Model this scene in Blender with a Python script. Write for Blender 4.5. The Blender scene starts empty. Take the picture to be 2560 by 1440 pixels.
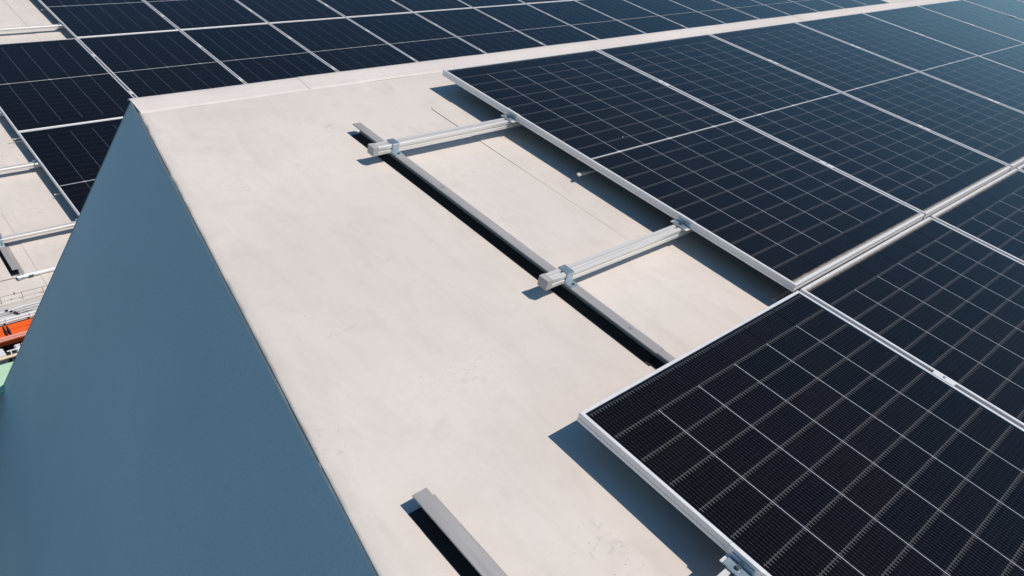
import bpy, bmesh, math, random
from mathutils import Vector, Matrix, noise
random.seed(7)
scn = bpy.context.scene
COL = scn.collection
# ------------------------------------------------------------------ camera
TILT = 0.2547292297685439            # pitch of the roofs, 14.6 degrees
CT, ST = math.cos(TILT), math.sin(TILT)
def W3(u, v, n):                     # roof coordinates (along ridge, up the slope, off the roof) -> world
    return Vector((u, v*CT - n*ST, v*ST + n*CT))
cam_d = bpy.data.cameras.new('camera'); cam = bpy.data.objects.new('camera', cam_d); COL.objects.link(cam)
cam_d.sensor_width = 36.0; cam_d.lens = 36.0*1924.8/2560.0
cam_d.clip_start = 0.05; cam_d.clip_end = 4000
RX = Vector((0.7356513, -0.6773604, 0.0)); UP = Vector((0.2821062, 0.3063831, 0.9091455)); FW = Vector((0.6158191, 0.6688141, -0.4164787))
cam.matrix_world = Matrix(((RX.x, UP.x, -FW.x, -2.4389127), (RX.y, UP.y, -FW.y, -3.1606889), (RX.z, UP.z, -FW.z, 0.6136591), (0, 0, 0, 1)))
scn.camera = cam
# ------------------------------------------------------------------ sky, sun, exposure
SUN = Vector((0.310000, -0.677785, 0.856859)).normalized()
world = bpy.data.worlds.new('World'); scn.world = world; world.use_nodes = True
wn = world.node_tree; wn.nodes.clear()
sky = wn.nodes.new('ShaderNodeTexSky'); sky.sky_type = 'NISHITA'; sky.sun_disc = False
sky.sun_elevation = math.asin(SUN.z); sky.sun_rotation = math.atan2(SUN.x, SUN.y)
sky.air_density = 1.5; sky.dust_density = 1.0; sky.ozone_density = 6.0; sky.altitude = 100
bg = wn.nodes.new('ShaderNodeBackground'); bg.inputs['Strength'].default_value = 0.050
wo = wn.nodes.new('ShaderNodeOutputWorld')
tint = wn.nodes.new('ShaderNodeMix'); tint.data_type = 'RGBA'; tint.blend_type = 'MULTIPLY'; tint.inputs[0].default_value = 1.0
tint.inputs[7].default_value = (0.46, 1.06, 1.38, 1.0)      # camera white balance: set warm for the sun, so skylight reads cold
wn.links.new(sky.outputs[0], tint.inputs[6]); 
# pale haze added low over the horizon to brighten panel reflections, same all round
tc = wn.nodes.new('ShaderNodeTexCoord'); sz = wn.nodes.new('ShaderNodeSeparateXYZ'); wn.links.new(tc.outputs['Generated'], sz.inputs[0])
def wmath(op, a, b):
    n = wn.nodes.new('ShaderNodeMath'); n.operation = op
    for i, x in enumerate((a, b)):
        if isinstance(x, (int, float)): n.inputs[i].default_value = x
        else: wn.links.new(x, n.inputs[i])
    return n.outputs[0]
hz = wmath('MINIMUM', wmath('MULTIPLY', wmath('POWER', 2.71828, wmath('MULTIPLY', sz.outputs[2], -1/0.13)), 1.5/0.052), 0.50/0.052)
hc = wn.nodes.new('ShaderNodeMix'); hc.data_type = 'RGBA'; hc.blend_type = 'MULTIPLY'; hc.inputs[0].default_value = 1.0
hc.inputs[6].default_value = (0.64, 0.92, 1.0, 1.0); wn.links.new(hz, hc.inputs[7])
ad = wn.nodes.new('ShaderNodeMix'); ad.data_type = 'RGBA'; ad.blend_type = 'ADD'; ad.inputs[0].default_value = 1.0
wn.links.new(tint.outputs[2], ad.inputs[6]); wn.links.new(hc.outputs[2], ad.inputs[7]); wn.links.new(ad.outputs[2], bg.inputs['Color']); wn.links.new(bg.outputs[0], wo.inputs['Surface'])
sl = bpy.data.lights.new('sun', 'SUN'); sl.energy = 4.3; sl.angle = math.radians(0.53); sl.color = (1.0, 0.905, 0.81)
so = bpy.data.objects.new('sun', sl); COL.objects.link(so); so.rotation_euler = SUN.to_track_quat('Z', 'Y').to_euler(); so.location = (0, 0, 30)
scn.view_settings.view_transform = 'Standard'; scn.view_settings.look = 'None'
scn.view_settings.exposure = 0.0; scn.view_settings.gamma = 1.0; scn.view_settings.use_curve_mapping = False

# ------------------------------------------------------------------ helpers
def link(o, parent=None):
    COL.objects.link(o)
    if parent is not None: o.parent = parent
    return o
def tag(o, label=None, cat=None, group=None, kind=None):
    if label: o['label'] = label
    if cat: o['category'] = cat
    if group: o['group'] = group
    if kind: o['kind'] = kind
    return o
def empty(name, loc, rot=(0, 0, 0), parent=None):
    o = bpy.data.objects.new(name, None); o.empty_display_size = 0.1
    o.location = loc; o.rotation_euler = rot
    return link(o, parent)
class MB:
    """collects boxes, bars, prisms and tubes into one mesh"""
    def __init__(s): s.v = []; s.f = []; s.uv = {}
    def box(s, x0, x1, y0, y1, z0, z1):
        b = len(s.v)
        s.v += [(x0,y0,z0),(x1,y0,z0),(x1,y1,z0),(x0,y1,z0),(x0,y0,z1),(x1,y0,z1),(x1,y1,z1),(x0,y1,z1)]
        s.f += [tuple(b+i for i in q) for q in ((3,2,1,0),(4,5,6,7),(0,1,5,4),(1,2,6,5),(2,3,7,6),(3,0,4,7))]
        return s
    def prism(s, prof, a, b, axis='x', closed=True, caps=True):
        """extrude a 2D profile along an axis; 'x': profile is (y,z); 'y': profile is (x,z)"""
        base = len(s.v); n = len(prof)
        for t in (a, b):
            for p in prof:
                s.v.append((t, p[0], p[1]) if axis == 'x' else (p[0], t, p[1]))
        for i in range(n if closed else n-1):
            j = (i+1) % n
            s.f.append((base+i, base+j, base+n+j, base+n+i))
        if closed and caps:
            s.f.append(tuple(base+i for i in reversed(range(n)))); s.f.append(tuple(base+n+i for i in range(n)))
        return s
    def tube(s, p0, p1, r, n=10, caps=True):
        p0 = Vector(p0); p1 = Vector(p1); d = (p1-p0).normalized()
        a = d.orthogonal().normalized(); b = d.cross(a)
        base = len(s.v)
        for p in (p0, p1):
            for i in range(n):
                t = 2*math.pi*i/n
                s.v.append(tuple(p + a*math.cos(t)*r + b*math.sin(t)*r))
        for i in range(n):
            j = (i+1) % n; s.f.append((base+i, base+j, base+n+j, base+n+i))
        if caps:
            s.f.append(tuple(base+i for i in reversed(range(n)))); s.f.append(tuple(base+n+i for i in range(n)))
        return s
    def mesh(s, name, mat=None, smooth=False, bevel=0.0):
        me = bpy.data.meshes.new(name); me.from_pydata(s.v, [], s.f); me.update()
        bm = bmesh.new(); bm.from_mesh(me); bmesh.ops.recalc_face_normals(bm, faces=bm.faces)
        if bevel > 0:
            bmesh.ops.bevel(bm, geom=[e for e in bm.edges if e.is_manifold and e.calc_face_angle(0) > 0.6], offset=bevel, segments=1, affect='EDGES', clamp_overlap=True)
        bm.to_mesh(me); bm.free()
        if smooth:
            for p in me.polygons: p.use_smooth = True
        if mat: me.materials.append(mat)
        return me
    def obj(s, name, mat, parent=None, loc=(0,0,0), rot=(0,0,0), smooth=False, bevel=0.0):
        o = bpy.data.objects.new(name, s.mesh(name, mat, smooth, bevel)); o.location = loc; o.rotation_euler = rot
        return link(o, parent)
def inst(name, me, parent, loc=(0,0,0), rot=(0,0,0)):
    o = bpy.data.objects.new(name, me); o.location = loc; o.rotation_euler = rot
    return link(o, parent)
def grid_mesh(name, pts, mat, smooth=True, uv=False):
    """pts: list of rows of points"""
    R, Cn = len(pts), len(pts[0])
    v = [tuple(p) for row in pts for p in row]
    f = [(r*Cn+c, r*Cn+c+1, (r+1)*Cn+c+1, (r+1)*Cn+c) for r in range(R-1) for c in range(Cn-1)]
    me = bpy.data.meshes.new(name); me.from_pydata(v, [], f); me.update()
    if smooth:
        for p in me.polygons: p.use_smooth = True
    me.materials.append(mat)
    return me

# ------------------------------------------------------------------ materials
def new_mat(name):
    m = bpy.data.materials.new(name); m.use_nodes = True
    nt = m.node_tree; b = nt.nodes['Principled BSDF']
    return m, nt, b
def N(nt, t, **kw):
    n = nt.nodes.new(t)
    for k, val in kw.items():
        if hasattr(n, k) and not k.startswith('i_'): setattr(n, k, val)
        else: n.inputs[k[2:] if k.startswith('i_') else k].default_value = val
    return n
def math_n(nt, op, a, b=None, clamp=False):
    n = nt.nodes.new('ShaderNodeMath'); n.operation = op; n.use_clamp = clamp
    for i, x in enumerate((a, b)):
        if x is None: continue
        if isinstance(x, (int, float)): n.inputs[i].default_value = x
        else: nt.links.new(x, n.inputs[i])
    return n.outputs[0]
def ramp(nt, fac, lo, hi, c0=(0,0,0,1), c1=(1,1,1,1)):
    r = nt.nodes.new('ShaderNodeValToRGB'); r.color_ramp.elements[0].position = lo; r.color_ramp.elements[1].position = hi
    r.color_ramp.elements[0].color = c0; r.color_ramp.elements[1].color = c1
    nt.links.new(fac, r.inputs[0]); return r.outputs[0]
def noise_n(nt, vec, scale, detail=3, rough=0.55, dist=0.0):
    n = nt.nodes.new('ShaderNodeTexNoise'); n.inputs['Scale'].default_value = scale; n.inputs['Detail'].default_value = detail
    n.inputs['Roughness'].default_value = rough; n.inputs['Distortion'].default_value = dist
    nt.links.new(vec, n.inputs['Vector']); return n.outputs[0]
def mixc(nt, fac, a, b, mode='MIX'):
    m = nt.nodes.new('ShaderNodeMix'); m.data_type = 'RGBA'; m.blend_type = mode
    for s, x in ((m.inputs[0], fac), (m.inputs[6], a), (m.inputs[7], b)):
        if isinstance(x, (tuple, list)): s.default_value = x
        elif isinstance(x, (int, float)): s.default_value = x
        else: nt.links.new(x, s)
    return m.outputs[2]
def bump_n(nt, b, h, strength, dist):
    bp = nt.nodes.new('ShaderNodeBump'); bp.inputs['Strength'].default_value = strength; bp.inputs['Distance'].default_value = dist
    nt.links.new(h, bp.inputs['Height']); nt.links.new(bp.outputs[0], b.inputs['Normal'])
def scaled(nt, vec, sc):
    mp = nt.nodes.new('ShaderNodeMapping'); mp.inputs['Scale'].default_value = sc
    nt.links.new(vec, mp.inputs['Vector']); return mp.outputs[0]

def membrane_mat(name, base, dirt=1.0):
    m, nt, b = new_mat(name)
    co = nt.nodes.new('ShaderNodeTexCoord').outputs['Object']
    big = noise_n(nt, co, 1.3, 4, 0.6)
    strk = noise_n(nt, scaled(nt, co, (9, 1.4, 1)), 1.6, 5, 0.65, 0.6)
    fine = noise_n(nt, co, 38, 3, 0.6)
    c = mixc(nt, ramp(nt, big, 0.35, 0.7), tuple(x*0.91 for x in base)+(1,), tuple(min(1, x*1.03) for x in base)+(1,))
    mid = noise_n(nt, scaled(nt, co, (1.6, 1, 1)), 4.5, 4, 0.6, 0.8)
    c = mixc(nt, math_n(nt, 'MULTIPLY', ramp(nt, mid, 0.50, 0.68), 0.19*dirt), c, (base[0]*0.66, base[1]*0.65, base[2]*0.64, 1))
    c = mixc(nt, math_n(nt, 'MULTIPLY', ramp(nt, strk, 0.48, 0.75), 0.22*dirt), c, (base[0]*0.72, base[1]*0.71, base[2]*0.70, 1))
    c = mixc(nt, math_n(nt, 'MULTIPLY', ramp(nt, fine, 0.55, 0.8), 0.10*dirt), c, (base[0]*0.7, base[1]*0.68, base[2]*0.66, 1))
    # scattered grit: small dark specks gathered in patches
    vo = nt.nodes.new('ShaderNodeTexVoronoi'); vo.inputs['Scale'].default_value = 62; vo.inputs['Randomness'].default_value = 1
    nt.links.new(co, vo.inputs['Vector'])
    sel = ramp(nt, noise_n(nt, co, 90, 0), 0.5, 0.56)
    dots = math_n(nt, 'LESS_THAN', vo.outputs['Distance'], 0.13)
    sepc = nt.nodes.new('ShaderNodeSeparateColor'); nt.links.new(vo.outputs['Color'], sepc.inputs[0])
    dots = math_n(nt, 'MULTIPLY', dots, math_n(nt, 'GREATER_THAN', sepc.outputs[0], 0.45))
    patch = ramp(nt, noise_n(nt, co, 2.6, 2, 0.5), 0.52, 0.64)
    dots = math_n(nt, 'MULTIPLY', dots, patch)
    c = mixc(nt, math_n(nt, 'MULTIPLY', dots, 0.5*dirt), c, (0.27, 0.22, 0.18, 1))
    smear = math_n(nt, 'MULTIPLY', ramp(nt, noise_n(nt, scaled(nt, co, (1, 1.6, 1)), 14, 4, 0.7, 1.2), 0.57, 0.72), patch)
    c = mixc(nt, math_n(nt, 'MULTIPLY', smear, 0.45*dirt), c, (0.36, 0.33, 0.30, 1))
    nt.links.new(c, b.inputs['Base Color']); b.inputs['Roughness'].default_value = 0.62
    b.inputs['Specular IOR Level'].default_value = 0.25
    bump_n(nt, b, noise_n(nt, co, 9, 4, 0.55), 0.25, 0.01)
    return m
M_MEMB = membrane_mat('white_membrane', (0.612, 0.556, 0.508))
M_MEMB2 = membrane_mat('white_membrane_cap', (0.625, 0.57, 0.53), 0.6)
def plain(name, col, rough=0.5, metal=0.0, var=0.06, scale=25, bump=0.0, spec=0.5, stretch=(1,1,1), coat=0.0):
    m, nt, b = new_mat(name)
    co = scaled(nt, nt.nodes.new('ShaderNodeTexCoord').outputs['Object'], stretch)
    n1 = noise_n(nt, co, scale, 4, 0.6)
    c = mixc(nt, ramp(nt, n1, 0.3, 0.7), tuple(max(0, x*(1-var)) for x in col)+(1,), tuple(min(1, x*(1+var)) for x in col)+(1,))
    nt.links.new(c, b.inputs['Base Color']); b.inputs['Metallic'].default_value = metal
    nt.links.new(math_n(nt, 'ADD', math_n(nt, 'MULTIPLY', n1, 0.15), rough-0.07), b.inputs['Roughness'])
    b.inputs['Specular IOR Level'].default_value = spec
    b.inputs['Coat Weight'].default_value = coat
    if bump: bump_n(nt, b, n1, bump, 0.002)
    return m
M_FRAME = plain('anodised_frame', (0.72, 0.70, 0.70), 0.42, 0.25, 0.05, 30, stretch=(1, 1, 6))
M_RAIL = plain('aluminium_rail', (0.73, 0.70, 0.67), 0.36, 0.35, 0.05, 20, stretch=(0.3, 8, 8))
M_HAT = plain('grey_support_profile', (0.34, 0.325, 0.32), 0.45, 0.15, 0.14, 7, stretch=(6, 0.5, 1))
M_CAP = plain('grey_plastic_cap', (0.36, 0.345, 0.335), 0.55, 0.0, 0.04)
M_ZINC = plain('zinc_plated_steel', (0.42, 0.50, 0.55), 0.34, 0.75, 0.12, 60)
M_BOLT = plain('dark_bolt', (0.12, 0.14, 0.16), 0.4, 0.8, 0.1)
M_CREAM = plain('cream_strip', (0.66, 0.60, 0.50), 0.6)
M_CONC = plain('grey_wall', (0.42, 0.41, 0.40), 0.8, 0, 0.1, 4, 0.3)
M_GROUND = plain('yard_ground', (0.09, 0.095, 0.10), 0.9, 0, 0.2, 0.6, 0.3)
M_ORANGE = plain('orange_paint', (0.75, 0.11, 0.012), 0.5, 0, 0.12, 40)
M_PINK = plain('pale_red_tube', (0.62, 0.28, 0.22), 0.45)
M_GREEN = plain('pale_green_sheet', (0.34, 0.52, 0.37), 0.5, 0, 0.06)
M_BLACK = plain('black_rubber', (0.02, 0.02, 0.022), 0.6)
M_GREYCAB = plain('grey_cable', (0.30, 0.30, 0.31), 0.55)
M_BEIGE = plain('beige_pipe', (0.62, 0.50, 0.34), 0.5)
M_BOX = plain('pale_grey_box', (0.55, 0.55, 0.56), 0.5)
M_WIRE = plain('dull_wire', (0.22, 0.19, 0.17), 0.6)
M_WHITEPIPE = plain('white_pipe', (0.70, 0.70, 0.71), 0.35)
M_INK = plain('faded_blue_ink', (0.10, 0.13, 0.24), 0.6)

# end wall: membrane sheet, the blue of its shade put into the base colour
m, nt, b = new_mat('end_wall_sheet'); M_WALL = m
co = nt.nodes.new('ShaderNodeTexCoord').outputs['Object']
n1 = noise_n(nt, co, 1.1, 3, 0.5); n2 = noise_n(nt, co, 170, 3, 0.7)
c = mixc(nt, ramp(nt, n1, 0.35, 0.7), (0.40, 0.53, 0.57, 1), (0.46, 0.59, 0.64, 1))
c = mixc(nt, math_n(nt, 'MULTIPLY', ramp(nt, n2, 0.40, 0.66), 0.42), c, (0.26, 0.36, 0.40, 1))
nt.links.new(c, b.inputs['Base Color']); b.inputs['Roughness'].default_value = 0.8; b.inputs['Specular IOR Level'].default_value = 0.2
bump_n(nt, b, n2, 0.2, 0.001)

# solar cell: near-black silicon with silver busbars under glass
def cell_mat(name, k_bus, k_pad, k_tick):
    m, nt, b = new_mat(name)
    uv = nt.nodes.new('ShaderNodeUVMap'); sep = nt.nodes.new('ShaderNodeSeparateXYZ'); nt.links.new(uv.outputs[0], sep.inputs[0])
    U, V = sep.outputs[0], sep.outputs[1]
    fx = math_n(nt, 'ABSOLUTE', math_n(nt, 'SUBTRACT', math_n(nt, 'FRACT', math_n(nt, 'MULTIPLY', U, 16.0)), 0.5))
    bus = math_n(nt, 'LESS_THAN', fx, 0.055)
    wide = math_n(nt, 'LESS_THAN', fx, 0.11)
    ends = math_n(nt, 'MAXIMUM', math_n(nt, 'LESS_THAN', V, 0.03), math_n(nt, 'GREATER_THAN', V, 0.90))
    tick = math_n(nt, 'MULTIPLY', wide, ends)
    fy = math_n(nt, 'ABSOLUTE', math_n(nt, 'SUBTRACT', math_n(nt, 'FRACT', math_n(nt, 'MULTIPLY', V, 6.0)), 0.5))
    pad = math_n(nt, 'MULTIPLY', math_n(nt, 'LESS_THAN', fx, 0.085), math_n(nt, 'LESS_THAN', fy, 0.11))
    oi = nt.nodes.new('ShaderNodeObjectInfo')
    geo = nt.nodes.new('ShaderNodeNewGeometry')
    big = noise_n(nt, geo.outputs['Position'], 1.7, 3, 0.6)
    base = mixc(nt, oi.outputs['Random'], (0.0022, 0.0019, 0.0026, 1), (0.0048, 0.0030, 0.0026, 1))
    base = mixc(nt, ramp(nt, big, 0.4, 0.7), base, (0.0032, 0.0022, 0.0026, 1))
    c = mixc(nt, math_n(nt, 'MULTIPLY', bus, k_bus), base, (0.34, 0.33, 0.33, 1))
    c = mixc(nt, math_n(nt, 'MULTIPLY', pad, k_pad), c, (0.34, 0.31, 0.30, 1))
    c = mixc(nt, math_n(nt, 'MULTIPLY', tick, k_tick), c, (0.42, 0.38, 0.36, 1))
    # thin film of dust
    du = noise_n(nt, geo.outputs['Position'], 26, 5, 0.7)
    c = mixc(nt, math_n(nt, 'MULTIPLY', ramp(nt, du, 0.45, 0.8), 0.004), c, (0.45, 0.42, 0.38, 1))
    edge = math_n(nt, 'MAXIMUM', math_n(nt, 'GREATER_THAN', V, 0.988), math_n(nt, 'LESS_THAN', V, 0.010))
    c = mixc(nt, math_n(nt, 'MULTIPLY', edge, k_tick*0.8), c, (0.40, 0.38, 0.38, 1))
    nt.links.new(c, b.inputs['Base Color']); b.inputs['Roughness'].default_value = 0.35
    b.inputs['Specular IOR Level'].default_value = 0.0
    b.inputs['Coat Weight'].default_value = 1.0; b.inputs['Coat IOR'].default_value = 1.30
    nt.links.new(math_n(nt, 'ADD', math_n(nt, 'MULTIPLY', du, 0.10), 0.06), b.inputs['Coat Roughness'])
    b.inputs['Sheen Weight'].default_value = 0.0; b.inputs['Sheen Roughness'].default_value = 0.14; b.inputs['Sheen Tint'].default_value = (0.72, 0.90, 1.0, 1)
    return m
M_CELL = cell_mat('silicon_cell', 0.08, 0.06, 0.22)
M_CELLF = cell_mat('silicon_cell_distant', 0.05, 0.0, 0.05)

m, nt, b = new_mat('panel_laminate'); M_LAM = m
b.inputs['Specular IOR Level'].default_value = 0.0; b.inputs['Base Color'].default_value = (0.004, 0.007, 0.013, 1); b.inputs['Roughness'].default_value = 0.35
b.inputs['Coat Weight'].default_value = 1.0; b.inputs['Coat IOR'].default_value = 1.33; b.inputs['Coat Roughness'].default_value = 0.1
M_RIB = plain('silver_ribbon', (0.48, 0.50, 0.54), 0.4, 0.0, 0.15, 60, coat=0.6)
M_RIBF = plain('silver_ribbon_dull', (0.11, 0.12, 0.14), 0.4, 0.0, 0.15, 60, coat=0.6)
M_RIBC = plain('white_centre_ribbon', (0.66, 0.65, 0.66), 0.4, 0.0, 0.08, 60, coat=0.4)
# settled dust along lower edges; along top edges a painted frame reflection
m, nt, b = new_mat('dust_and_reflection'); M_DUST_REFL = m
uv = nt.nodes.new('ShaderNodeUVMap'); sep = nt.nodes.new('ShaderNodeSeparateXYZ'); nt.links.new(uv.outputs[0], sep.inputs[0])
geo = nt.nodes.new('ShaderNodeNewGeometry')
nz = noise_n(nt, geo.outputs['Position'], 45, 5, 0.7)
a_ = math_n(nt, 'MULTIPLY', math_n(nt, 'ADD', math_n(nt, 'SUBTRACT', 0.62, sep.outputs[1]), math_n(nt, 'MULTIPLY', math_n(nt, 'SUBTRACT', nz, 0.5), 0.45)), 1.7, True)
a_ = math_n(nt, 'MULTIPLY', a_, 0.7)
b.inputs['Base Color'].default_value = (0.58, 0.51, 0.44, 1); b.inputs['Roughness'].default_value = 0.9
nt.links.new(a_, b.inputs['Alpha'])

# ------------------------------------------------------------------ ground
def ground():
    S = 1500; pts = [[(x, y, -12.0) for x in (-S, -200, -40, 0, 40, 200, S)] for y in (-S, -200, -40, 0, 40, 200, S)]
    o = inst('ground', grid_mesh('ground', pts, M_GROUND), None); tag(o, kind='structure')
ground()

# ------------------------------------------------------------------ near building
D = 0.115                                   # membrane lies this far under the panel tops
RIDGE = 0.36
RT = (-1.4068, 0.23065); RB = (-1.8006, -2.13636)
def rake_u(v): return RT[0] + (RB[0]-RT[0])*(RT[1]-v)/(RT[1]-RB[1])
A_W = W3(-1.3861, RIDGE, -D)
NW = Vector((-0.92955384, 0.06534425, 0.36284955)); LD = Vector((-0.25118139, 0.60818522, -0.75300641))
near = empty('sawtooth_building', (0, 0, -12.0))
tag(near, 'white membrane gable roof in the foreground with a shaded blue grey end wall', 'building')
def sub(a, b, n): return [a + (b-a)*i/n for i in range(n+1)]
def near_roof():
    vs = sub(-8.0, -4.0, 12) + sub(-4.0, 0.30, 172)[1:] + [0.33, RIDGE]
    rows = []
    for v in vs:
        u0 = rake_u(v) + 0.006*noise.noise((v*4.1, 0, 3)) + 0.0045*noise.noise((v*17.0, 4, 1)) + 0.006*max(0, noise.noise((v*2.3, 8, 1)))
        if v > 0.19: u0 += 0.012*noise.noise((v*40, 1, 1))
        us = [u0, u0+0.004, u0+0.012] + [u0+0.012+(0.35-u0)*(i/58.0) for i in range(1, 59)] + [0.8, 1.6, 3, 5, 8, 12, 26]
        row = []
        for i, u in enumerate(us):
            w = max(0.0, 1-abs(u-u0)/1.3)
            h = 0.0040*noise.noise((u*2.2, v*0.9, 0)) + 0.0022*noise.noise((u*7, v*1.7, 5))*w
            # short puckers near the rake
            pk = noise.noise((u*9-v*6, v*15+u*4, 9)); h += 0.0075*max(0, pk-0.2)*max(0, 1-abs(u-u0-0.12)/0.16)
            if i == 0: h -= 0.012 + 0.006*noise.noise((v*3.3, 2, 2))
            elif i == 1: h -= 0.0035
            row.append(W3(u, v, -D + h) - near.location)
        rows.append(row)
    o = inst('roof_membrane', grid_mesh('roof_membrane', rows, M_MEMB), near)
near_roof()
def rounded_strip(name, parent, u0, u1, vt, vb, n, r, th, mat, zlift=True):
    """a welded strip of membrane with rounded upper corners, lying on the sheet below"""
    out = []
    for k in range(7):
        t = math.pi - (math.pi/2)*k/6; out.append((u0+r+r*math.cos(t), vt-r+r*math.sin(t)))
    for k in range(7):
        t = math.pi/2 - (math.pi/2)*k/6; out.append((u1-r+r*math.cos(t), vt-r+r*math.sin(t)))
    out += [(u1, vb), (u0, vb)]
    mb = MB(); m_ = len(out)
    for z in (n-0.004, n+th): mb.v += [tuple(W3(p[0], p[1], z) - parent.location) for p in out]
    for i in range(m_):
        j = (i+1) % m_; mb.f.append((i, j, m_+j, m_+i))
    mb.f.append(tuple(m_+i for i in range(m_)))
    return mb.obj(name, mat, parent)
rounded_strip('membrane_strip', near, -0.178, 0.10, -0.135, -7.9, -D, 0.045, 0.0014, M_MEMB)
rounded_strip('membrane_strip', near, 2.6, 2.9, -0.135, -7.9, -D, 0.045, 0.0014, M_MEMB)
# ridge caps, lapped one over the next
def ridge_cap(u0, u1, lift, parent, vr, n, endu=None):
    rows = []
    prof = [(0.215, -0.001), (0.2165, 0.0012), (0.240, 0.0018), (0.262, 0.0030), (0.285, 0.0062), (0.325, 0.0095), (0.350, 0.0085), (0.360, 0.003), (0.366, -0.008)]
    seg = max(2, int((u1-u0)/0.06))
    for dv, dn in prof:
        row = []
        for i in range(seg+1):
            u = u0 + (u1-u0)*i/seg
            w = 0.0018*noise.noise((u*2.1, dv*9, 4)) + 0.0010*noise.noise((u*8.3, dv*20, 6))
            row.append(W3(u, vr - RIDGE + dv + 0.003*noise.noise((u*1.3, 5, 2)), n + dn + lift + w) - parent.location)
        rows.append(row)
    return inst('ridge_cap', grid_mesh('ridge_cap', rows, M_MEMB2), parent)
ridge_cap(-1.400, -0.60, 0.0, near, RIDGE, -D); ridge_cap(-0.615, 4.11, 0.0015, near, RIDGE, -D); ridge_cap(4.095, 26.0, 0.003, near, RIDGE, -D)
def end_wall():
    rr = Vector((-0.16413271, -0.95460744, -0.24856605))
    # rows along the rake, columns down the leaning face
    inp = NW.cross(Vector((1, 0, 0))).normalized()
    down = (Vector((0, 0, -1)) - NW*NW.dot(Vector((0, 0, -1)))).normalized()
    def onface(y, z):   # point of the leaning plane at given y, z
        x = A_W.x - (NW.y*(y-A_W.y) + NW.z*(z-A_W.z))/NW.x
        return Vector((x, y, z))
    off = NW*-0.003
    rows = []
    zb = -3.9
    for i in range(41):
        t = i/40.0
        if i == 0: top = A_W.copy() + Vector((0.006, 0, -0.002))
        top = A_W + rr*(t*8.6)
        y_b = 2.2 if t == 0 else 2.2 + (top.y - 2.2)*t
        bot = onface(2.45 + (top.y-2.45)*min(1, t*1.0), zb)
        if t < 0.001:
            pass
        col = []
        for k in range(25):
            s = k/24.0
            if i == 0:
                # rear edge of the face: follows the back slope, then drops straight
                zz = A_W.z + (zb-A_W.z)*s
                p = A_W + LD*((zz-A_W.z)/LD.z)
                if p.y > 2.45: p = onface(2.45, zz)
            else:
                zt = top.z + (zb-top.z)*s; pL = A_W + LD*((zt-A_W.z)/LD.z)
                p = top.lerp(bot, s)
            col.append(p)
        rows.append(col)
    # straight rear line must stay a clean silhouette: blend the columns behind the rake top
    for i in range(1, 41):
        for k in range(25):
            pass
    out = []
    for i, col in enumerate(rows):
        o_ = []
        for k, p in enumerate(col):
            w = 0.0 if i == 0 else 0.002*noise.noise((p.y*0.9, p.z*1.1, 2))
            o_.append(p + off + NW*w - near.location)
        out.append(o_)
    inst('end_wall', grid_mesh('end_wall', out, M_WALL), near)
    # fold of the roof sheet turned down over the wall head
    prev = []
    rowsf = []
    for j in range(3):
        row = []
        for i in range(121):
            t = 0.03 + i/120.0*8.4
            p = A_W + rr*t
            dr = 0.010 + 0.006*noise.noise((t*2.7, 1, 7)) + 0.004*noise.noise((t*9, 2, 7))
            if t < 0.16: dr += 0.012
            row.append(p + NW*0.0035 + down*(dr*j/2 - 0.002) + NW*(0.002*noise.noise((t*6, j, 3))) - near.location)
        rowsf.append(row)
    inst('edge_fold', grid_mesh('edge_fold', rowsf, M_MEMB2), near)
    # back slope
    u1 = Vector((26.0 - A_W.x, 0, 0)); e = A_W + LD*((2.45-A_W.y)/LD.y)
    mb = MB(); q = [A_W, A_W+u1, e+Vector((26.0-e.x, 0, 0)), e]
    mb.v = [tuple(p - near.location) for p in q]; mb.f = [(0, 1, 2, 3)]
    mb.obj('back_slope', M_MEMB, near)
    # lower walls down to the yard
    bl = onface(2.45, zb); bf = rows[40][24]
    mb = MB(); q = [bl, bf, Vector((bf.x, bf.y, -12)), Vector((bl.x, bl.y, -12)), Vector((26, e.y, e.z)), Vector((26, e.y, -12)), Vector((26, rows[40][0].y, rows[40][0].z)), Vector((26, rows[40][0].y, -12)), rows[40][0], e]
    mb.v = [tuple(p - near.location) for p in q]
    mb.f = [(0, 1, 2, 3), (9, 0, 3, 5, 4), (1, 8, 6, 7, 2), (6, 4, 5, 7)]
    mb.obj('lower_wall', M_CONC, near)
end_wall()

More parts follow.
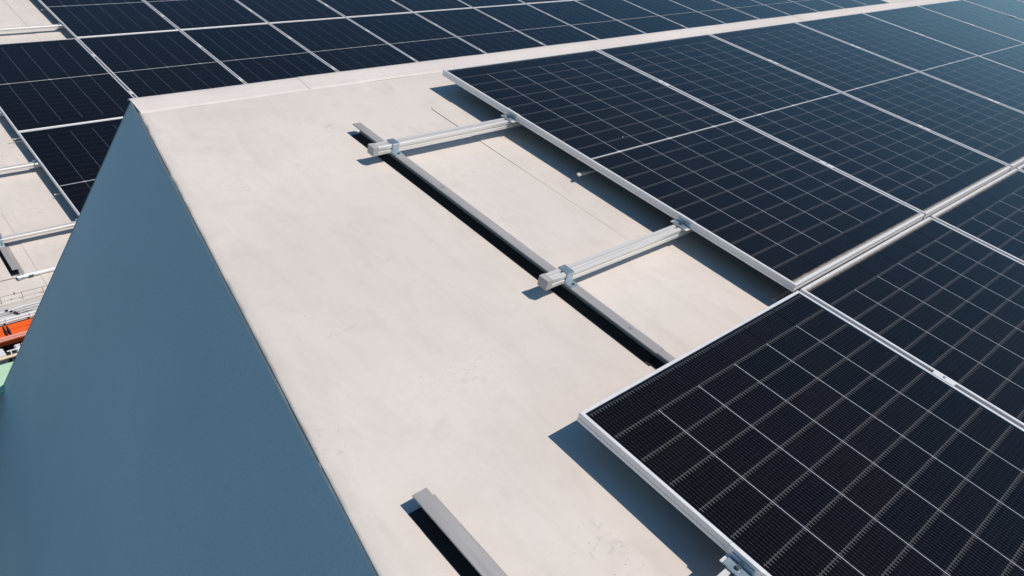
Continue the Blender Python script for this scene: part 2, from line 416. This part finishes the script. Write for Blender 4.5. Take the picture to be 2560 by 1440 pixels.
# ------------------------------------------------------------------ far building
FU, FV, FN = 0.0629, 6.3996, -2.1033
far = empty('sawtooth_building', (0, 0, -12.0))
tag(far, 'lower white roof behind the ridge, carrying rows of solar panels down to its eave', 'building')
EAVE = 2.045
def far_roof():
    vs = sub(EAVE, 4.2, 40) + sub(4.2, 14.0, 60)[1:]
    us = [-9, -6, -4, -3] + sub(-2.4, 0.6, 60) + [1.5, 3, 6, 10, 14, 28]
    rows = []
    for v in vs:
        rows.append([W3(u, v, FN - D + 0.002*noise.noise((u*2.3, v*1.2, 3)) + (0.0012*noise.noise((u*8, v*4, 3)) if -2.4 < u < .6 else 0)) - far.location for u in us])
    inst('roof_membrane', grid_mesh('roof_membrane', rows, M_MEMB), far)
    mb = MB(); e = W3(0, EAVE, FN-D); t = W3(0, 14.0, FN-D)
    mb.box(-9, 28, e.y+0.0, e.y+0.05, e.z-0.10, e.z-0.003)
    for i, p in enumerate(mb.v): mb.v[i] = (p[0], p[1], p[2]+12)
    mb.obj('eave_board', M_MEMB2, far)
    mb = MB(); mb.box(-8.9, 13.9, e.y+0.06, t.y, -12, e.z-0.02)
    # body under the roof: front, back and sides follow the slope
    mb = MB(); y0, y1, z0, z1 = e.y+0.06, t.y, e.z-0.006, t.z-0.006
    mb.v = [(-8.95, y0, 0), (27.95, y0, 0), (27.95, y1, 0), (-8.95, y1, 0), (-8.95, y0, z0+12), (27.95, y0, z0+12), (27.95, y1, z1+12), (-8.95, y1, z1+12)]
    mb.f = [(0, 1, 5, 4), (1, 2, 6, 5), (2, 3, 7, 6), (3, 0, 4, 7)]
    mb.obj('wall', M_CONC, far)
far_roof()
rounded_strip('membrane_strip', far, -1.513, -1.238, 3.262, EAVE+0.01, FN-D, 0.05, 0.0032, M_MEMB)
rounded_strip('membrane_strip', far, -0.226, 0.05, 10.0, 6.45, FN-D, 0.05, 0.0032, M_MEMB)

# ------------------------------------------------------------------ solar panels
PW, PL = 1.134, 2.0734
PITCH_U, PITCH_V = 1.154, 2.0939
FH = 0.030
def ring_frame():
    prof = [(0.0, -FH), (0.0, -0.020), (0.0012, -0.0185), (0.0012, -0.0145), (0.0, -0.013), (0.0, -0.0010), (0.0010, 0.0), (0.0105, 0.0), (0.0110, -0.0012), (0.0110, -0.0075), (0.003, -0.0075), (0.003, -0.027), (0.024, -0.027), (0.024, -FH)]
    v = []; f = []
    for i, z in prof: v += [(i, -i, z), (PW-i, -i, z), (PW-i, -PL+i, z), (i, -PL+i, z)]
    n = len(prof)
    for k in range(n):
        k2 = (k+1) % n
        for c in range(4):
            c2 = (c+1) % 4; f.append((k*4+c, k*4+c2, k2*4+c2, k2*4+c))
    me = bpy.data.meshes.new('frame'); me.from_pydata(v, [], f); me.update()
    bm = bmesh.new(); bm.from_mesh(me); bmesh.ops.recalc_face_normals(bm, faces=bm.faces); bm.to_mesh(me); bm.free()
    me.materials.append(M_FRAME); return me
ME_FRAME = ring_frame()
ME_LAM = MB().box(0.0105, PW-0.0105, -PL+0.0105, -0.0105, -0.0068, -0.0026).mesh('glass_sheet', M_LAM)
CPU = (PW-0.034)/6.0                         # cell pitch across
CENTRE = 0.010
CPV = (PL-0.040-CENTRE)/22.0
CW, CH = CPU-0.0026, CPV-0.0010
def cell_verts(cx, cy, mb, uvl):
    b = len(mb.v); x0, x1, y0, y1 = cx-CW/2, cx+CW/2, cy-CH/2, cy+CH/2
    mb.box(x0, x1, y0, y1, -0.0026, -0.0018)
def cell_uv(me):
    ul = me.uv_layers.new(name='UVMap')
    for p in me.polygons:
        vs = [me.vertices[me.loops[l].vertex_index].co for l in p.loop_indices]
        cx = (min(a.x for a in vs)+max(a.x for a in vs))/2; cy = (min(a.y for a in vs)+max(a.y for a in vs))/2
        for l in p.loop_indices:
            co_ = me.vertices[me.loops[l].vertex_index].co
            ul.data[l].uv = (0.5 + (co_.x-cx)/CW, 0.5 + (co_.y-cy)/CH)
_mb = MB(); cell_verts(0, 0, _mb, None); ME_CELL = _mb.mesh('solar_cell', M_CELL); cell_uv(ME_CELL)
def cell_pos(c, r):
    x = 0.017 + CPU*(c+0.5)
    y = -(0.020 + CPV*(r+0.5) + (CENTRE if r >= 11 else 0))
    return x, y
_mb = MB()
for c_ in range(6):
    for r_ in range(22): cell_verts(*cell_pos(c_, r_), _mb, None)
ME_CELLS = _mb.mesh('solar_cells', M_CELLF); cell_uv(ME_CELLS)
# ribbons between the strings of cells; they stop one cell short of the frame
RL = CPV*10
ME_RIB = MB().box(-0.0009, 0.0009, -RL/2, RL/2, -0.0026, -0.0016).mesh('string_ribbon', M_RIB)
def rib_pos(c, h):
    x = 0.017 + CPU*(c+1)
    y0 = -(0.020+CPV) if h == 0 else -(0.020+CPV*11+CENTRE)
    return x, y0 - RL/2
_mb = MB()
for c_ in range(5):
    for h_ in range(2):
        x_, y_ = rib_pos(c_, h_); _mb.box(x_-0.0013, x_+0.0013, y_-RL/2, y_+RL/2, -0.0026, -0.0016)
ME_RIBS = _mb.mesh('string_ribbons', M_RIBF)
YC = -(0.020 + CPV*11 + CENTRE/2)
_mb = MB().box(0.014, PW-0.014, YC-0.0024, YC+0.0024, -0.0026, -0.0014)
for c_ in (1, 3, 5):
    x_ = 0.017 + CPU*c_; _mb.box(x_-0.014, x_+0.014, YC-0.0042, YC+0.0042, -0.0024, -0.0012)
ME_CEN = _mb.mesh('centre_ribbon', M_RIBC)
def dust_refl_mesh(bottom, wid):
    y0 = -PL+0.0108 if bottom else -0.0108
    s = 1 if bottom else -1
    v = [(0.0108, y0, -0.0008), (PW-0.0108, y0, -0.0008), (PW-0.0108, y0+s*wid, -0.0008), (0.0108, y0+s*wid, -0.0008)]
    me = bpy.data.meshes.new('dust_refl_band'); me.from_pydata(v, [], [(0, 1, 2, 3) if bottom else (3, 2, 1, 0)]); me.update()
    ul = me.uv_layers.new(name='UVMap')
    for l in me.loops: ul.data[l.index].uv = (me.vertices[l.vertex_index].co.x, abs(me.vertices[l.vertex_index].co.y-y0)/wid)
    me.materials.append(M_DUST_REFL); return me
ME_DB, ME_REFL_TOP = dust_refl_mesh(True, 0.026), dust_refl_mesh(False, 0.024)
def panel(u, v, n, label, group, detail, dust_refl=''):
    jn = random.uniform(-0.0012, 0.0012)
    t = empty('solar_panel', W3(u, v, n+jn), (TILT+random.uniform(-0.0011, 0.0011), random.uniform(-0.0016, 0.0016), 0))
    tag(t, label, 'solar panel', group)
    inst('frame', ME_FRAME, t); inst('glass_sheet', ME_LAM, t)
    if detail:
        for c in range(6):
            for r in range(22):
                x, y = cell_pos(c, r); inst('solar_cell', ME_CELL, t, (x, y, 0))
        for c in range(5):
            for h in range(2):
                x, y = rib_pos(c, h); inst('string_ribbon', ME_RIB, t, (x, y, 0))
    else:
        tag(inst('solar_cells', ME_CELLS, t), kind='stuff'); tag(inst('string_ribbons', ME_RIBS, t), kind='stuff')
    inst('centre_ribbon', ME_CEN, t)
    if 'b' in dust_refl: inst('dust_refl_band', ME_DB, t)
    if 't' in dust_refl: inst('dust_refl_band', ME_REFL_TOP, t)  # reflection of the frame above, painted as a pale band
    return t
ORD = ['first', 'second', 'third', 'fourth', 'fifth', 'sixth', 'seventh', 'eighth', 'ninth', 'tenth', 'eleventh', 'twelfth', 'thirteenth', 'fourteenth', 'fifteenth', 'sixteenth']
G1, G2 = 'solar panels on the near roof', 'solar panels on the lower roof behind the ridge'
for k in range(10):
    lab = ('solar panel just below the ridge whose bare left edge overhangs two open rails' if k == 0 else
           'solar panel in the near row below the ridge, %s from its open left end' % ORD[k])
    panel(k*PITCH_U, 0, 0, lab, G1, k < 7, 'b')
for k in range(-1, 6):
    lab = ('large foreground solar panel at lower right, its left corner free over the white membrane' if k == -1 else
           'solar panel in the foreground row, %s from the free left corner' % ORD[k+1])
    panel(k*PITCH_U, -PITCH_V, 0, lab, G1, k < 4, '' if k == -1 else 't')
def fu(k): return FU + k*PITCH_U + 0.005 + (0.03 if k >= 10 else 0)
for k in range(0, 15):
    panel(fu(k), FV+PITCH_V-0.01, FN, 'solar panel in the uppermost row of the lower roof, %s from its left end' % ORD[k], G2, False)
for k in range(-1, 15):
    panel(fu(k), FV-0.01, FN, 'solar panel in the long middle row of the lower roof, %s from its left end' % ORD[k+1], G2, False)
for k in range(-1, 8):
    lab = 'darkest solar panel of the lower roof, cut off by the shaded end wall' if k == -1 else 'solar panel of the lowest row of the lower roof, %s behind the ridge' % ORD[k]
    panel(fu(k), FV-PITCH_V-0.01, FN, lab, G2, False)

# ------------------------------------------------------------------ rails, clamps, supports
RW, RH = 0.040, 0.036
def rail_profile():
    w, h = RW/2, RH
    return [(-w, 0), (-w, 0.013), (-w+0.005, 0.0145), (-w+0.005, 0.0205), (-w, 0.022), (-w, h-0.001), (-w+0.001, h), (-0.0045, h), (-0.0045, h-0.009), (0.0045, h-0.009), (0.0045, h), (w-0.001, h), (w, h-0.001), (w, 0.022), (w-0.005, 0.0205), (w-0.005, 0.0145), (w, 0.013), (w, 0)]
def strap(parent, x):
    mb = MB()
    w = RW/2+0.0008; x0, x1 = x-0.017, x+0.017
    mb.box(x0, x1, -w-0.0028, w+0.0028, RH+0.0006, RH+0.0034)
    mb.box(x0, x1, -w-0.0028, -w, 0.0, RH+0.0004); mb.box(x0, x1, w, w+0.0028, 0.0, RH+0.0004)
    mb.box(x0-0.001, x1+0.001, -w-0.034, -w-0.0030, 0.0003, 0.0032)
    mb.box(x0-0.001, x1+0.001, w+0.0030, w+0.02, 0.0003, 0.0032)
    s = mb.obj('strap_bracket', M_ZINC, parent, bevel=0.0006)
    MB().tube((x+0.002, -w-0.022, 0.0032), (x+0.002, -w-0.022, 0.0066), 0.0055, 8).obj('screw', M_BOLT, s)
def end_clamp(parent, x):
    """Z shaped clamp gripping the left frame of the end panel; x is the frame's outer face"""
    mb = MB(); y0, y1 = -0.045, 0.045; h = RH
    mb.box(x-0.034, x-0.0008, y0+0.005, y1-0.005, h+0.0006, h+0.0036)
    mb.box(x-0.0040, x-0.0010, y0, y1, h+0.0040, h+FH+0.0004)
    mb.box(x-0.0040, x+0.0085, y0, y1, h+FH+0.0008, h+FH+0.0034)
    c = mb.obj('end_clamp', M_FRAME, parent, bevel=0.0005)
    mb = MB(); mb.box(x-0.036, x-0.0044, -0.031, 0.031, h+0.0040, h+0.0075); mb.box(x-0.0073, x-0.0043, -0.031, 0.031, h+0.0078, h+0.022)
    mb.obj('clamp_foot', M_ZINC, c, bevel=0.0005)
    MB().tube((x-0.020, 0, h+0.0076), (x-0.020, 0, h+0.0150), 0.0068, 10).obj('bolt', M_BOLT, c)
def mid_clamp(parent, x):
    h = RH+FH
    c = MB().box(x-0.0150, x+0.0150, -0.036, 0.036, h+0.0008, h+0.0026).obj('mid_clamp', M_FRAME, parent, bevel=0.0006)
    MB().tube((x, 0, h+0.0027), (x, 0, h+0.0052), 0.0050, 10).obj('bolt', M_ZINC, c)
def rail(u0, u1, v, n, label, group, straps=(), ec=None, mids=(), cap=True):
    t = empty('mounting_rail', W3(u0, v, n-FH-RH-0.0003), (TILT, 0, 0)); tag(t, label, 'rail', group)
    MB().prism(rail_profile(), 0.012 if cap else 0, u1-u0, 'x').obj('rail_profile', M_RAIL, t)
    if cap: MB().box(0.0, 0.026, -RW/2-0.0015, RW/2+0.0015, -0.0012, RH+0.0015).obj('end_cap', M_CAP, t, bevel=0.0012)
    for s in straps: strap(t, s-u0)
    if ec is not None: end_clamp(t, ec-u0)
    for m_ in mids: mid_clamp(t, m_-u0)
    return t
GR = 'aluminium rails under the solar panels'
mids1 = [k*PITCH_U-0.010 for k in range(1, 10)]
mids2 = [k*PITCH_U-0.010 for k in range(0, 6)]
V1, V2 = -0.535, -1.568
rail(-0.777, 10*PITCH_U, V1, 0, 'upper aluminium rail on the near roof, its capped end over the dark support', GR, (-0.668,), 0.0, mids1)
rail(-0.777, 10*PITCH_U, V2, 0, 'lower aluminium rail on the near roof, nearest capped end in the middle of the view', GR, (-0.668,), 0.0, mids1)
rail(-1.154-0.777, 6*PITCH_U, V1-PITCH_V, 0, 'aluminium rail clamped to the foreground panel at the bottom edge of the view', GR, (-1.618, -0.668), -1.154, mids2)
rail(-1.154-0.777, 6*PITCH_U, V2-PITCH_V, 0, 'aluminium rail below the view under the foreground panels', GR, (-1.618, -0.668), -1.154, mids2)
rail(-1.9, fu(15), FV+PITCH_V-0.01+V2, FN, 'aluminium rail at the top left corner of the lower roof', GR, (-1.64,), fu(0), [fu(k)-0.01 for k in range(1, 8)])
rail(-1.9, fu(8), FV-PITCH_V-0.01+V1, FN, 'aluminium rail on the left edge, beside the darkest panel of the lower roof', GR, (-1.64,), fu(-1), [fu(k)-0.01 for k in range(0, 8)])
rail(-1.9, fu(8), FV-PITCH_V-0.01+V2, FN, 'aluminium rail of the lower roof that runs into the end wall beside the short support', GR, (-1.64,), fu(-1), [fu(k)-0.01 for k in range(0, 8)])
t = [FV-0.01+V1, FV-0.01+V2]
rail(-1.15, fu(14), t[0], FN, 'upper aluminium rail hidden under the middle row of the lower roof', GR, (), None, [fu(k)-0.01 for k in range(0, 15)], False)
rail(-1.15, fu(14), t[1], FN, 'lower aluminium rail hidden under the middle row of the lower roof', GR, (), None, [fu(k)-0.01 for k in range(0, 15)], False)

HH = D - FH - RH - 0.0015                    # height of the supports
def hat(u, v0, v1, n, label, w=0.021, h=HH, f=0.030, marks=()):
    """folded support profile lying on the membrane, open underneath, from v0 (upper end) to v1"""
    t = empty('support_profile', W3(u, v0, n-D+0.0008), (TILT, 0, 0)); tag(t, label, 'support profile', 'grey support profiles fixed to the membrane')
    th = 0.0022
    o = [(w-th, 0), (w+f, 0), (w+f, th), (w, th), (w, h-0.001), (w-0.001, h), (-w+0.001, h), (-w, h-0.001), (-w, h-0.004), (-w+th, h-0.004), (-w+th, h-th), (w-th, h-th)]
    MB().prism(o, v1-v0, 0, 'y').obj('profile', M_HAT, t)
    MB().box(-w-0.0145, w-th-0.0004, v1-v0, -0.012, -0.0006, 0.0012).obj('shade_pad', M_BLACK, t)  # black strip added to deepen the shade under and beside the profile
    for (dv, seed) in marks:
        mb = MB(); rnd = random.Random(seed)
        for i in range(2):
            x0 = -0.008 + i*0.009
            for sgm in ((0, 0, 5, 1), (0, 0, 1, 8), (4, 0, 5, 8), (0, 7, 5, 8)) if i else ((0, 0, 5, 1), (4, 0, 5, 8), (0, 7, 5, 8), (0, 4, 5, 5)):
                mb.box(x0+sgm[0]*0.0013, x0+sgm[2]*0.0013, dv+sgm[1]*0.0013, dv+sgm[3]*0.0013, h-0.0002, h+0.0003)
        mb.obj('stamp', M_INK, t)
    return t
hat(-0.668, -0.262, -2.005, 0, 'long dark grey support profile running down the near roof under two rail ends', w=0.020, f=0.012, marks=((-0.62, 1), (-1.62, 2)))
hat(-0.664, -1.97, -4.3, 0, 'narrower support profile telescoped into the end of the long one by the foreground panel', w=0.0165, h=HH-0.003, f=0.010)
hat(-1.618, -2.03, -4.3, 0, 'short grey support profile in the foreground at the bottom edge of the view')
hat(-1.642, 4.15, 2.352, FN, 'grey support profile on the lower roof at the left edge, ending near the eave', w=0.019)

def strip(u0, u1, v, n, label, two=True):
    t = empty('cable_strip', W3(u0, v, n), (TILT, 0, 0)); tag(t, label, 'strip', 'cream strips poking out from under the panels')
    MB().box(0, u1-u0, -0.008, -0.0012, -0.0035, 0.0035).obj('bar', M_CREAM, t)
    if two: MB().box(0.004, u1-u0, 0.0012, 0.008, -0.0035, 0.0035).obj('bar', M_CREAM, t)
strip(-0.040, 0.4, -1.025, -0.074, 'cream double strip poking out halfway along the first panel of the near row')
strip(0.026, 0.4, -2.008, -0.1108, 'thin strip poking out at the corner where the near row meets the foreground row', False)
strip(fu(0)-0.034, 0.5, 7.57, FN-0.074, 'short strip poking out beside the panel at the top left corner', False)
strip(fu(-1)-0.070, -0.8, 4.33, FN-0.074, 'short strip poking out at the left edge between two rows of the lower roof', False)
strip(fu(-1)-0.036, -0.8, 3.27, FN-0.074, 'short strip poking out beside the darkest panel of the lower roof', False)

# ------------------------------------------------------------------ eave of the lower roof and what hangs below it
ROT = (TILT, 0, 0)
t = empty('metal_tube', W3(-1.640, 2.292, FN-D+0.018), ROT); tag(t, 'white tube with a dark end fitting lying by the eave of the lower roof', 'tube')
MB().tube((0.03, 0, 0.0), (0.9, 0, 0.0), 0.0135, 12).obj('pipe', M_WHITEPIPE, t, smooth=False)
MB().tube((-0.012, 0, 0.0), (0.03, 0, 0.0), 0.016, 10).box(-0.01, 0.004, -0.02, 0.012, -0.016, 0.006).obj('end_fitting', M_ZINC, t)
MB().tube((0.055, -0.016, 0.002), (0.085, -0.016, 0.002), 0.006, 8).obj('screw', M_BOLT, t)
t = empty('round_wire', W3(-2.4, 2.345, FN-D+0.004), ROT); tag(t, 'thin dark wire lying along the eave left of the white tube', 'wire')
MB().tube((0, 0, 0), (0.75, -0.028, 0), 0.0022, 6).obj('wire_run', M_WIRE, t)
t = empty('guard_wire', W3(-2.6, EAVE+0.02, FN-D), ROT); tag(t, 'low wire guard on thin posts along the eave of the lower roof', 'guard rail')
MB().tube((0, 0, 0.055), (2.0, 0, 0.055), 0.0017, 6).obj('wire_run', M_WIRE, t)
for i in range(16):
    MB().tube((0.03+i*0.127, 0, -0.002), (0.026+i*0.127, 0, 0.055), 0.0019, 6).obj('post', M_WIRE, t)
MB().tube((0.03+7*0.127-0.045, 0, 0.052), (0.03+7*0.127-0.045, 0, 0.066), 0.004, 6).obj('knob', M_BLACK, t)

X0, X1 = -3.2, -1.2
t = empty('gutter', (X0, 2.45, -1.70)); tag(t, 'grey gutter full of cables under the eave of the lower roof', 'gutter')
L_ = X1-X0
MB().prism([(0.085, 0.045), (0.085, 0.0), (-0.075, 0.0), (-0.075, 0.042), (-0.071, 0.042), (-0.071, 0.004), (0.081, 0.004), (0.081, 0.045)], 0, L_, 'x').obj('trough', M_BOX, t)
rnd = random.Random(5)
for i in range(7):
    y = 0.07 - i*0.019; mb = MB(); last = None
    for k in range(21):
        p = (L_*k/20, y + rnd.uniform(-0.006, 0.006), 0.030 + rnd.uniform(-0.003, 0.003))
        if last: mb.tube(last, p, 0.0045 if i % 3 else 0.007, 6)
        last = p
    mb.obj('cable', M_GREYCAB if i % 2 else M_BOX, t)
for i, (x, y) in enumerate(((1.40, 0.055), (1.42, 0.02), (1.435, -0.01), (1.44, -0.035), (1.445, -0.058))):
    MB().box(x-0.008, x+0.008, y-0.009, y+0.009, 0.030, 0.044).obj('cable_clip', M_BLACK, t)
t = empty('conduit', (X0, 2.36, -1.662)); tag(t, 'pair of pale conduits along the front of the gutter above the orange trough', 'conduit')
MB().tube((0, 0, 0), (L_, 0, 0), 0.007, 8).obj('pipe', M_WHITEPIPE, t)
MB().tube((0, -0.022, -0.006), (L_, -0.022, -0.006), 0.006, 8).obj('pipe', M_WHITEPIPE, t)
for i in range(14): MB().box(0.1+i*0.14, 0.106+i*0.14, -0.030, 0.008, -0.014, 0.009).obj('bracket', M_WHITEPIPE, t)
t = empty('orange_trough', (X0, 2.26, -1.72)); tag(t, 'bright orange sheet metal trough below the eave at the left edge', 'trough')
MB().prism([(0.075, 0.030), (0.020, 0.022), (0.018, -0.012), (0.012, -0.012), (0.010, 0.016), (-0.045, 0.004), (-0.045, -0.05), (0.075, -0.05)], 0, L_, 'x').obj('sheet', M_ORANGE, t)
MB().tube((0, -0.056, 0.004), (L_, -0.056, 0.004), 0.009, 8).tube((0, -0.072, -0.004), (L_, -0.072, -0.004), 0.007, 8).obj('edge_tube', M_PINK, t)
mb = MB()
for x in (0.70, 1.33, 1.35): MB().box(x, x+0.008, -0.04, 0.06, 0.006, 0.034).obj('strap', M_BLACK, t)
t = empty('beige_pipe', (X0, 2.02, -1.765)); tag(t, 'straight beige pipe between the grey boxes and the green sheet', 'pipe')
MB().tube((0, 0, 0), (L_-0.2, 0, 0), 0.010, 10).obj('pipe', M_BEIGE, t)
for i, (x, w, g, lab) in enumerate(((-2.12, 0.20, 0.10, 'pale grey equipment box furthest left below the orange trough'), (-1.86, 0.07, 0.09, 'narrow grey equipment box beside the end wall, next to white frames'))):
    t = empty('equipment_box', (x, 2.10, -1.84)); tag(t, lab, 'box', 'equipment boxes below the orange trough')
    MB().box(0, w, -0.055, 0.045, 0, 0.085).obj('casing', M_BOX, t, bevel=0.003)
    MB().box(0.006, w-0.006, -0.048, 0.038, 0.0855, 0.089).obj('lid', M_WHITEPIPE, t)
    MB().tube((w*0.5, 0, 0.089), (w*0.5, 0, 0.105), 0.004, 6).obj('knob', M_BLACK, t)
t = empty('pipe_frame', (-1.89, 2.07, -1.84)); tag(t, 'small white tubular frame between the grey equipment boxes', 'frame')
for (p, q_) in (((0, 0, 0), (0, 0, 0.09)), ((0.11, 0, 0), (0.11, 0, 0.09)), ((-0.02, 0, 0.09), (0.2, 0, 0.09)), ((-0.02, -0.02, 0.06), (0.2, -0.02, 0.06))):
    MB().tube(p, q_, 0.0042, 8).obj('tube', M_WHITEPIPE, t)
t = empty('service_ledge', (X0, 2.3, -1.86)); tag(t, 'dark steel ledge carrying the boxes and pipe below the eave', 'ledge')
MB().box(0, L_, -0.31, 0.335, -0.03, 0.0).obj('plate', M_BOLT, t)
for i in range(5): MB().box(0.2+i*0.4, 0.22+i*0.4, -0.3, 0.33, -0.15, -0.031).obj('bracket', M_BOLT, t)
t = empty('green_sheet', (X0, 1.99, -1.79)); tag(t, 'pale green corrugated sheet in the lower left corner', 'corrugated sheet')
prof = []
dy, dz = -0.165, -0.088
for i in range(4):
    s = i*0.048
    for a_, b_ in ((0.0, 0.0), (0.038, 0.0), (0.040, -0.012), (0.046, -0.012)):
        q_ = (s+a_)/0.19; prof.append((dy*q_ + b_*0.45, dz*q_ + b_))
low = [(y-0.001, z-0.003) for y, z in reversed(prof)]
MB().prism(prof+low, 0, L_-0.2, 'x').obj('sheet', M_GREEN, t)

for i, (u, v, sz_) in enumerate(((1.044, -0.941, 0.010), (0.323, -0.945, 0.008))):
    t = empty('dry_leaf', W3(u, v, 0.0006), (TILT, 0, 0.6)); tag(t, ('brown crumb of dry leaf on the first near panel, by its right frame', 'pale crumb of debris on the glass above the middle strip of the first near panel')[i], 'leaf')
    rows = [[(sz_*(a_-2)*0.5, sz_*0.45*(b_-1)*(1-abs(a_-2)/2.4), 0.001+0.004*abs(b_-1)+0.002*(a_ % 2)) for a_ in range(5)] for b_ in range(3)]
    inst('leaf_blade', grid_mesh('leaf_blade', rows, plain('dry_leaf_'+str(i), ((0.20, 0.11, 0.06), (0.45, 0.42, 0.38))[i], 0.8)), t)
